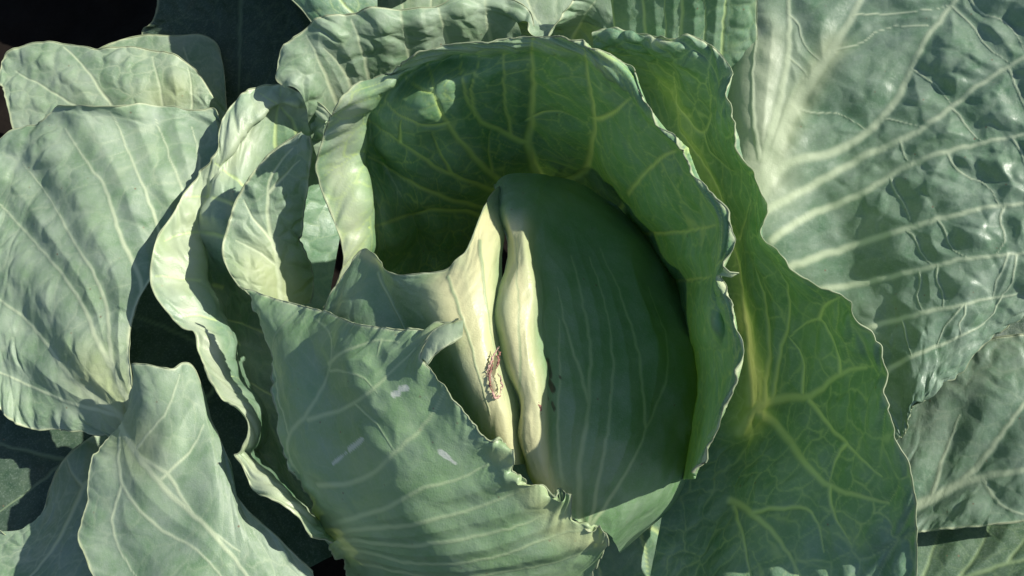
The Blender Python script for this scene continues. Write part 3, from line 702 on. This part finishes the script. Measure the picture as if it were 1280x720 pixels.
# --- left: pale leaf tucked between the tall wrapper and the wavy leaf
leaf('outer_leaf', CAB, [
    [(386, 380, 11.1), (388, 345, 11.6), (378, 318, 12.6), (370, 302, 13.1), (375, 272, 14.1), (382, 235, 15.5), (389, 200, 17.1), (391, 184, 17.7), (388, 170, 18.1)],
    [(360, 380, 12.1), (355, 350, 12.9), (350, 320, 13.7), (348, 290, 14.3), (352, 262, 15.1), (360, 230, 16.1), (372, 200, 17.1), (380, 182, 17.7), (385, 169, 18.1)],
    [(330, 375, 13.1), (322, 355, 13.7), (318, 325, 14.1), (318, 295, 14.7), (324, 265, 15.3), (336, 234, 16.1), (352, 205, 16.9), (367, 184, 17.5), (381, 168, 18.0)],
    [(305, 362, 13.7), (291, 346, 14.1), (279, 320, 14.5), (279, 305, 14.7), (287, 280, 15.1), (296, 250, 15.7), (311, 225, 16.3), (331, 200, 16.9), (351, 182, 17.4), (370, 170, 17.8), (378, 167, 17.9)]],
    M_OUTER, 'small pale upright leaf beside the front wrapper leaf', res=(150, 170), margins=('start', 'end'),
    veins=[(3.0, [(352, 378), (345, 320), (335, 270), (338, 225), (365, 185)]), (1.8, [(340, 300), (315, 270), (305, 250)]), (1.8, [(345, 330), (315, 310), (295, 300)]), (1.8, [(338, 240), (360, 215), (375, 200)])],
    pillow=2.0, pillow_w=7, blister=2.0, cell=11, seed=47, net=0.25, pale=[(16, 0.6, [(360, 375), (330, 340)])])

# --- left: wavy leaf whose rim curls out into the sun
leaf('wrapper_leaf', CAB, [
    [(440, 200, 5.0), (430, 260, 4.5), (420, 330, 4.0), (410, 400, 3.5), (410, 470, 3.5), (420, 540, 3.5), (440, 610, 3.5), (470, 690, 3.5)],
    [(405, 185, 8.5), (370, 220, 7.6), (335, 280, 6.4), (315, 340, 5.0), (318, 410, 2.8), (330, 480, 3.8), (350, 560, 3.6), (380, 630, 3.6), (425, 700, 3.6)],
    [(405, 165, 12.0), (365, 170, 12.0), (325, 205, 11.6), (300, 250, 12.8), (286, 300, 12.2), (276, 350, 9.0), (284, 420, 6.2), (305, 480, 5.4), (330, 530, 6.0), (340, 580, 6.0), (366, 630, 6.0), (418, 692, 5.6)],
    [(410, 153, 13.0), (385, 134, 13.2), (350, 132, 13.3), (312, 162, 13.0), (287, 200, 12.8), (269, 240, 13.2), (254, 290, 11.9), (257, 340, 10.0), (269, 385, 9.9), (290, 426, 8.3), (292, 450, 8.0), (307, 484, 7.7), (326, 516, 7.4), (326, 548, 7.2), (317, 562, 7.0), (350, 605, 7.8), (391, 652, 7.4), (415, 683, 7.0)],
    [(410, 151, 13.5), (387, 129, 13.7), (350, 127, 13.8), (306, 157, 13.7), (280, 197, 13.5), (260, 238, 12.3), (244, 290, 12.0), (248, 340, 11.6), (261, 386, 11.2), (282, 428, 10.7), (283, 450, 10.7), (299, 485, 11.5), (318, 517, 12.1), (317, 548, 12.0), (308, 563, 11.7), (342, 606, 12.3), (386, 652, 11.6), (414, 682, 10.2)],
    [(415, 146, 13.6), (402, 129, 13.9), (380, 118, 14.0), (350, 107, 14.1), (320, 110, 14.0), (303, 121, 13.9), (288, 137, 13.8), (276, 165, 13.6), (265, 200, 13.7), (250, 215, 12.8), (230, 245, 13.1), (214, 270, 13.1), (197, 296, 12.9), (189, 325, 12.8), (189, 355, 12.7), (200, 381, 12.5), (222, 402, 12.1), (243, 416, 12.0), (247, 440, 11.8), (260, 470, 12.5), (275, 500, 13.1), (295, 520, 13.5), (302, 535, 13.4), (297, 555, 13.1), (289, 567, 12.9), (300, 585, 12.7), (320, 612, 12.4), (345, 632, 13.3), (370, 648, 13.1), (380, 666, 12.9), (400, 676, 11.9), (416, 681, 11.7)]],
    M_WRAP, 'wavy leaf with its curled sunlit rim left of the front wrapper leaf', res=(240, 420), margins=('end',),
    veins=[(2.6, [(310, 240), (285, 215), (270, 205)]), (2.4, [(345, 200), (345, 150), (352, 110)]), (2.4, [(375, 190), (365, 150), (325, 118)]), (2.6, [(290, 300), (240, 290), (205, 300)]), (2.4, [(280, 360), (240, 350), (195, 345)]),
           (2.6, [(300, 260), (260, 245), (235, 245)]), (2.2, [(300, 430), (270, 400), (230, 395)]), (3, [(410, 480), (340, 420), (285, 400)]), (2.4, [(420, 560), (350, 500), (290, 470)])],
    pillow=2.2, pillow_w=8, blister=2.2, cell=13, seed=53, net=0.25, ruffle=2.6, ruffle_w=9, ruffle_cell=22,
    pale=[(11, 0.4, [(215, 310), (235, 350), (235, 270)]), (5, 0.3, [(255, 425), (295, 520), (310, 590), (370, 650)])],
    sun_tint=[(17, 0.75, [(300, 170), (255, 245), (225, 310), (220, 350)]), (12, 0.7, [(330, 130), (370, 130), (400, 140)]), (7, 0.85, [(235, 385), (262, 440), (290, 505), (305, 545), (315, 590), (365, 640), (400, 672)])])  # rim painted pale as sunlit against the darker inside

# --- left: big pale leaf
leaf('outer_leaf', CAB, [
    [(240, 610, 5.3), (230, 606, 5.3), (220, 602, 5.3), (210, 600, 5.3)],
    [(176, 540, 7.6), (170, 545, 7.5), (163, 548, 7.4), (156, 548, 7.2)],
    [(168, 500, 8.6), (150, 512, 8.4), (132, 526, 7.6), (116, 538, 6.8)],
    [(163, 465, 9.6), (128, 480, 8.6), (98, 505, 7.3), (80, 536, 6.0)],
    [(162, 425, 9.8), (110, 440, 9.2), (65, 475, 7.3), (46, 535, 5.3)],
    [(170, 383, 10.6), (100, 395, 9.7), (40, 440, 7.2), (18, 524, 5.4)],
    [(190, 350, 11.3), (110, 345, 10.8), (25, 390, 8.0), (-5, 503, 5.8)],
    [(225, 310, 10.8), (130, 285, 11.7), (20, 325, 9.0), (-40, 480, 6.2)],
    [(262, 250, 11.3), (160, 215, 12.5), (30, 250, 10.0), (-70, 430, 7.0)],
    [(280, 190, 11.7), (265, 165, 11.9), (190, 165, 12.5), (100, 165, 12.7), (10, 215, 10.6), (-90, 380, 7.8)],
    [(278, 155, 11.9), (268, 139, 12.0), (250, 140, 12.1), (200, 138, 12.5), (150, 132, 13.5), (105, 130, 13.2), (76, 136, 12.3), (58, 158, 11.4), (28, 166, 10.8), (0, 181, 10.6), (-40, 220, 10.0), (-80, 300, 9.0), (-100, 370, 8.0)]],
    M_OUTER, 'big pale leaf with ribs fanning from its base at far left', res=(280, 260), margins=('end', 'left', 'right'),
    veins=[(3.5, [(165, 528), (150, 518), (100, 483), (30, 397), (-10, 365)]), (3.1, [(168, 510), (158, 495), (125, 430), (95, 365), (60, 320), (0, 255)]), (3.1, [(172, 480), (178, 357), (150, 290), (135, 240), (112, 205), (82, 162)]),
           (2.3, [(140, 460), (120, 345), (95, 305), (65, 250), (28, 205)]), (2.3, [(180, 400), (205, 330), (190, 260), (165, 200), (140, 140)]), (2.0, [(200, 350), (235, 270), (215, 205), (195, 150)]), (2.3, [(150, 520), (80, 500), (10, 470), (-30, 450)]), (1.9, [(235, 270), (250, 215), (240, 160)])],
    pillow=3.0, pillow_w=10, blister=3.6, cell=19, seed=59, net=0.36, groove=-0.2, lump=2.4, bl_edge=0.3, pale=[(18, 0.55, [(160, 515), (120, 470)])])

# --- lower left bluish pale leaf
leaf('outer_leaf', CAB, [
    [(165, 500, 9.8), (156, 520, 9.3), (148, 536, 9.0)],
    [(169, 470, 11.3), (160, 535, 10.2), (130, 556, 9.0)],
    [(171, 456, 11.9), (182, 530, 11.5), (117, 576, 9.2)],
    [(184, 456, 12.3), (195, 550, 11.8), (112, 600, 9.2)],
    [(204, 461, 12.5), (210, 575, 12.0), (109, 635, 9.2)],
    [(218, 462, 12.5), (228, 600, 11.7), (99, 670, 9.0)],
    [(228, 455, 12.4), (243, 620, 11.6), (108, 692, 9.0)],
    [(240, 462, 12.1), (255, 640, 11.6), (122, 722, 9.0)],
    [(257, 510, 11.8), (265, 670, 11.4), (140, 760, 9.2)],
    [(280, 575, 11.4), (285, 700, 11.0), (190, 800, 10.1)],
    [(298, 624, 11.0), (312, 725, 10.6), (240, 820, 9.4)],
    [(345, 671, 10.4), (345, 760, 10.0), (300, 830, 9.2)],
    [(390, 715, 9.6), (390, 780, 9.4), (370, 830, 9.0)]],
    M_OUTER, 'smooth bluish pale leaf with notched tip at lower left', res=(260, 200), margins=('left', 'right'),
    veins=[(3.3, [(150, 530), (163, 555), (215, 620), (262, 662), (305, 715), (340, 770)]), (2.2, [(175, 572), (205, 590), (240, 640), (300, 690)]), (2.2, [(150, 540), (150, 600), (200, 660), (250, 690), (290, 740)]), (1.9, [(150, 610), (140, 660), (170, 720)]), (1.6, [(170, 560), (205, 520), (225, 470)]), (1.6, [(200, 600), (240, 560), (255, 530)])],
    pillow=1.6, pillow_w=10, blister=1.0, cell=18, seed=61, net=0.34, groove=-0.2, lump=2.0, ruffle=1.2, pale=[(14, 0.4, [(155, 535), (180, 560)])])

# --- lower left leaves underneath
leaf('outer_leaf', CAB, [
    [(150, 540, 2.6), (160, 600, 2.2), (160, 680, 2.0), (160, 780, 2)],
    [(116, 546, 3.2), (128, 600, 2.8), (125, 680, 2.4), (110, 780, 2.2)],
    [(80, 574, 3.6), (95, 615, 3.4), (90, 680, 2.8), (70, 780, 2.4)],
    [(64, 606, 3.8), (68, 645, 3.6), (60, 690, 3), (30, 780, 2.4)],
    [(54, 637, 3.8), (44, 664, 3.6), (30, 700, 3), (0, 780, 2.4)],
    [(42, 661, 3.6), (20, 664, 3.4), (0, 690, 3), (-40, 760, 2.4)],
    [(0, 661, 3.4), (-30, 664, 3.2), (-50, 690, 2.8), (-80, 740, 2.4)]],
    M_OUTER, 'narrow wavy leaf under the smooth bluish leaf', res=(150, 120), margins=('left',),
    veins=[(3, [(140, 560), (105, 610), (70, 680), (20, 740)]), (2, [(105, 610), (90, 590), (85, 575)])], pillow=1.6, blister=1.4, cell=12, seed=67, ruffle=1.2)
leaf('outer_leaf', CAB, [
    [(190, 500, 1.2), (180, 560, 1.0), (170, 620, 0.8), (160, 680, 0.8)],
    [(110, 500, 1.6), (100, 560, 1.2), (90, 620, 1.0), (80, 690, 0.8)],
    [(40, 490, 1.8), (20, 550, 1.5), (10, 610, 1.2), (0, 690, 1.0)],
    [(-40, 470, 2), (-60, 540, 1.8), (-70, 610, 1.4), (-80, 680, 1.2)]],
    M_SHADED, 'shaded dark leaf beneath the big pale left leaf', res=(100, 100), margins=('end',),
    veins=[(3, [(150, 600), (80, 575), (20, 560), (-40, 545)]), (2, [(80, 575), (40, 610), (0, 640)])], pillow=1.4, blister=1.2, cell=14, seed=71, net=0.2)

# --- upper left leaves
leaf('outer_leaf', CAB, [
    [(330, 260, 2.5), (300, 230, 2.8), (250, 220, 3)],
    [(300, 190, 3.6), (250, 170, 4), (190, 170, 4)],
    [(286, 146, 4.4), (240, 120, 4.8), (170, 120, 4.8)],
    [(283, 110, 4.8), (278, 78, 5), (270, 55, 5.2), (252, 45, 5.4), (215, 46, 5.4), (180, 45, 5.4), (150, 52, 5.4), (120, 66, 5.2)]],
    M_OUTER, 'flat pale leaf lobe behind the folded upper left leaf', res=(110, 130), margins=('end', 'left'),
    veins=[(3, [(280, 190), (250, 120), (230, 60)]), (2, [(255, 130), (200, 90), (170, 60)])], pillow=1.4, blister=1.2, cell=14, seed=73)
leaf('outer_leaf', CAB, [
    [(300, 250, 3.2), (240, 240, 3.4), (180, 240, 3.5), (110, 250, 3.5), (60, 260, 3.4)],
    [(268, 175, 5.2), (220, 165, 5.6), (150, 165, 5.8), (80, 175, 5.6), (28, 190, 5)],
    [(262, 134, 6.4), (225, 110, 7.2), (155, 108, 7.4), (75, 112, 7), (12, 125, 6)],
    [(264, 124, 6.4), (256, 106, 6.8), (244, 88, 7.2), (220, 71, 7.6), (195, 64, 7.8), (160, 60, 7.8), (122, 63, 7.6), (100, 58, 7.6), (65, 54, 7.4), (28, 61, 7), (9, 73, 6.6), (3, 90, 6.4), (6, 104, 6.2)]],
    M_OUTER, 'rounded pale blistered leaf at upper left above the big pale leaf', res=(150, 190), margins=('end', 'right'),
    veins=[(3.2, [(190, 220), (150, 150), (110, 90), (80, 58)]), (2.6, [(200, 220), (205, 140), (190, 70)]), (2.6, [(175, 200), (90, 130), (20, 90)]), (2, [(225, 180), (240, 120), (235, 85)])],
    pillow=2.4, pillow_w=9, blister=2.2, cell=13, seed=79, pale=[(12, 0.4, [(205, 125), (220, 115)])])

# --- shaded leaves low around the head
leaf('wrapper_leaf', CAB, [
    [(640, 560, 1.6), (720, 560, 1.6), (790, 540, 1.8), (840, 480, 2.0), (850, 420, 2)],
    [(650, 690, 1.2), (745, 660, 1.4), (830, 610, 1.8), (880, 530, 2.4), (895, 450, 3)],
    [(670, 760, 1.4), (780, 735, 1.8), (880, 670, 2.4), (930, 580, 3), (945, 480, 3.4)],
    [(690, 840, 2), (830, 810, 2.6), (940, 740, 3.2), (985, 640, 3.6), (990, 520, 3.4)]],
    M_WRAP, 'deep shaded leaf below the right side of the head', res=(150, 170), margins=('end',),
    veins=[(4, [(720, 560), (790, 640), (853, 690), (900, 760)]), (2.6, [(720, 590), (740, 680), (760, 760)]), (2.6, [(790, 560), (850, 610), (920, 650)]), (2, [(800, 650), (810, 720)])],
    pillow=2.2, pillow_w=8, blister=1.0, cell=17, seed=107, net=0.25, pale=[(3, 0.7, [(850, 675), (855, 700)])])
leaf('outer_leaf', CAB, [
    [(420, 420, 1.6), (410, 500, 1.6), (420, 580, 1.6), (450, 680, 1.6)],
    [(320, 330, 2.6), (290, 440, 2.4), (300, 570, 2.2), (370, 720, 2)],
    [(230, 300, 3.4), (210, 420, 3.2), (220, 570, 2.8), (300, 760, 2.2)],
    [(160, 330, 3.6), (140, 430, 3.4), (150, 580, 2.8), (230, 780, 2.2)]],
    M_SHADED, 'dark shaded leaf low between the big pale leaf and the wavy leaf', res=(130, 130), margins=('end',),
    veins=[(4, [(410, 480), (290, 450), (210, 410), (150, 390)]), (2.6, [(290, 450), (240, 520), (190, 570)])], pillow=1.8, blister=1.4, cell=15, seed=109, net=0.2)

# --- pinkish dried scar on the pale fold
def scar_strip(parent, pts, w, name, mat):
    P = np.array([point(p) for p in pts])
    t = np.linspace(0, 1, 26)
    C = spline(chord(P), P, t)
    C += np.random.RandomState(int(pts[0][0])).randn(26, 3) * 0.00035
    C += (CAM - C) / np.linalg.norm(CAM - C, axis=1, keepdims=True) * 0.001
    r = np.random.RandomState(len(pts) + int(w * 1000))
    rad = w * 1e-3 * np.sin(np.pi * np.clip(t, 0.03, 0.97)) ** 0.6 * (0.75 + 0.5 * r.rand(26))
    vv, qq = tube(C, rad, np.tile((CAM - HEAD_C) / np.linalg.norm(CAM - HEAD_C), (26, 1)), 8)
    return link(name, mesh_from(name, vv, qq, {}, mat), parent)


for pts, w, m in (
        ([S(623, 434, 1.15), S(618, 444, 1.155), S(612, 456, 1.155), S(609, 470, 1.15)], 0.45, M_SCAR_PALE),
        ([S(624, 437, 1.15), S(623, 450, 1.15), S(619, 462, 1.15)], 0.5, M_SCAR),
        ([S(617, 450, 1.15), S(613, 463, 1.15), S(612, 480, 1.15), S(617, 492, 1.145)], 0.6, M_SCAR),
        ([S(622, 466, 1.15), S(627, 478, 1.145), S(625, 492, 1.14)], 0.4, M_SCAR_PALE),
        ([S(614, 488, 1.145), S(620, 497, 1.14), S(626, 494, 1.14)], 0.6, M_SCAR_PALE),
        ([S(672, 502, 1.145), S(675, 511, 1.14), S(674, 521, 1.135)], 0.7, M_SCAR)):
    o = scar_strip(CAB, pts, w, 'dried_scar', m)

# --- neighbouring plant behind, mostly out of the picture
nb = at(330, -260, 0)
NEI = plant('cabbage_plant.001', (nb[0], nb[1], 0.0), 'neighbouring cabbage leaves in shade behind the large cabbage')
stem(NEI, (nb[0], nb[1], -0.03), (nb[0], nb[1], 0.07), 0.016, 0.028)
leaf('outer_leaf', NEI, [
    [(330, -200, 5), (300, -190, 5), (270, -190, 5)],
    [(400, -60, 5.4), (300, -70, 5.6), (210, -70, 5.4)],
    [(420, 20, 4.6), (300, 0, 5), (196, 18, 4.6)],
    [(420, 90, 3.4), (300, 75, 3.8), (178, 43, 3.6)],
    [(400, 150, 2), (310, 145, 2.2), (200, 90, 2.4)]],
    M_SHADED, 'dark shaded leaf hanging towards the large cabbage', res=(120, 110), margins=('end', 'right', 'left'),
    veins=[(4, [(300, -150), (300, -40), (300, 60), (300, 130)])], pillow=1.6, blister=1.6, cell=13, seed=83, ruffle=1.5)
leaf('outer_leaf', NEI, [
    [(350, -190, 12), (380, -200, 12), (420, -210, 12)],
    [(345, -70, 14.6), (400, -80, 15), (470, -90, 14.6)],
    [(358, -8, 14.4), (405, -10, 15), (470, -20, 14.6)],
    [(392, 26, 13.8), (420, 24, 14.2), (470, 10, 14)],
    [(400, 45, 13), (430, 45, 13.2), (470, 40, 13)]],
    M_WRAP, 'sunlit green leaf tip with a pale rib', res=(110, 100), margins=('end', 'left'),
    veins=[(4, [(385, -150), (405, -60), (425, 0), (445, 20)]), (2.4, [(405, -60), (380, -20), (372, 0)])], pillow=1.6, blister=1.2, cell=13, seed=89)
leaf('outer_leaf', NEI, [
    [(420, -240, 9), (470, -250, 9), (520, -250, 9)],
    [(440, -90, 11.4), (590, -110, 11.6), (740, -110, 11)],
    [(430, 0, 10.8), (580, -10, 11), (740, -10, 10.4)],
    [(430, 60, 9.6), (580, 60, 9.8), (730, 60, 9.2)]],
    M_OUTER, 'pale ribbed leaf behind the arching leaf', res=(130, 150), margins=('end',),
    veins=[(3, [(460, -180), (470, -60), (468, 40)]), (3, [(470, -160), (500, -60), (500, 40)]), (3, [(480, -160), (530, -60), (540, 40)]), (3, [(520, -160), (620, -60), (680, 40)])], pillow=1.6, blister=1.4, cell=13, seed=97)
# unseen leaves added above the picture, shaped to shade the upper left
leaf('outer_leaf', NEI, [
    [(430, -420, 9), (420, -330, 9), (410, -250, 9)],
    [(330, -440, 12), (330, -320, 12.4), (350, -190, 12.4), (420, -70, 12)],
    [(240, -460, 14), (240, -330, 14.4), (250, -210, 14.4), (330, -105, 14)],
    [(110, -470, 14), (110, -340, 14.6), (110, -240, 14.6), (220, -150, 14)],
    [(-40, -450, 13.4), (-50, -340, 14), (-40, -250, 14), (90, -172, 13.6)],
    [(-170, -420, 12), (-190, -330, 12.6), (-170, -250, 12.6), (-60, -190, 12.4)]],
    M_SHADED, None, res=(90, 90), margins=('end', 'left', 'right'),
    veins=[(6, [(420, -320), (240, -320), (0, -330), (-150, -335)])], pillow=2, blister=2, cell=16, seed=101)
leaf('outer_leaf', NEI, [
    [(370, -420, 8), (420, -400, 8), (430, -330, 8)],
    [(400, -560, 12), (500, -480, 12.4), (520, -330, 12.4), (480, -200, 12)],
    [(470, -600, 14), (580, -500, 14.4), (600, -340, 14.4), (540, -190, 14)],
    [(560, -600, 15), (680, -500, 15.4), (690, -350, 15.4), (620, -220, 15)]],
    M_SHADED, None, res=(80, 90), margins=('end', 'left', 'right'),
    veins=[(6, [(420, -380), (540, -370), (680, -380)])], pillow=2, blister=2, cell=16, seed=103)
leaf('outer_leaf', NEI, [
    [(400, -330, 10), (430, -320, 10), (450, -290, 10)],
    [(380, -210, 14.5), (460, -220, 14.8), (540, -260, 14.5)],
    [(360, -130, 15.6), (470, -140, 16), (580, -190, 15.8)],
    [(370, -70, 15.6), (480, -62, 16), (600, -110, 15.8)],
    [(400, -48, 15.4), (490, -38, 15.6), (590, -70, 15.4)]],
    M_SHADED, None, res=(80, 90), margins=('end', 'left', 'right'),
    veins=[(5, [(430, -310), (470, -180), (485, -50)])], pillow=2, blister=2, cell=16, seed=105)
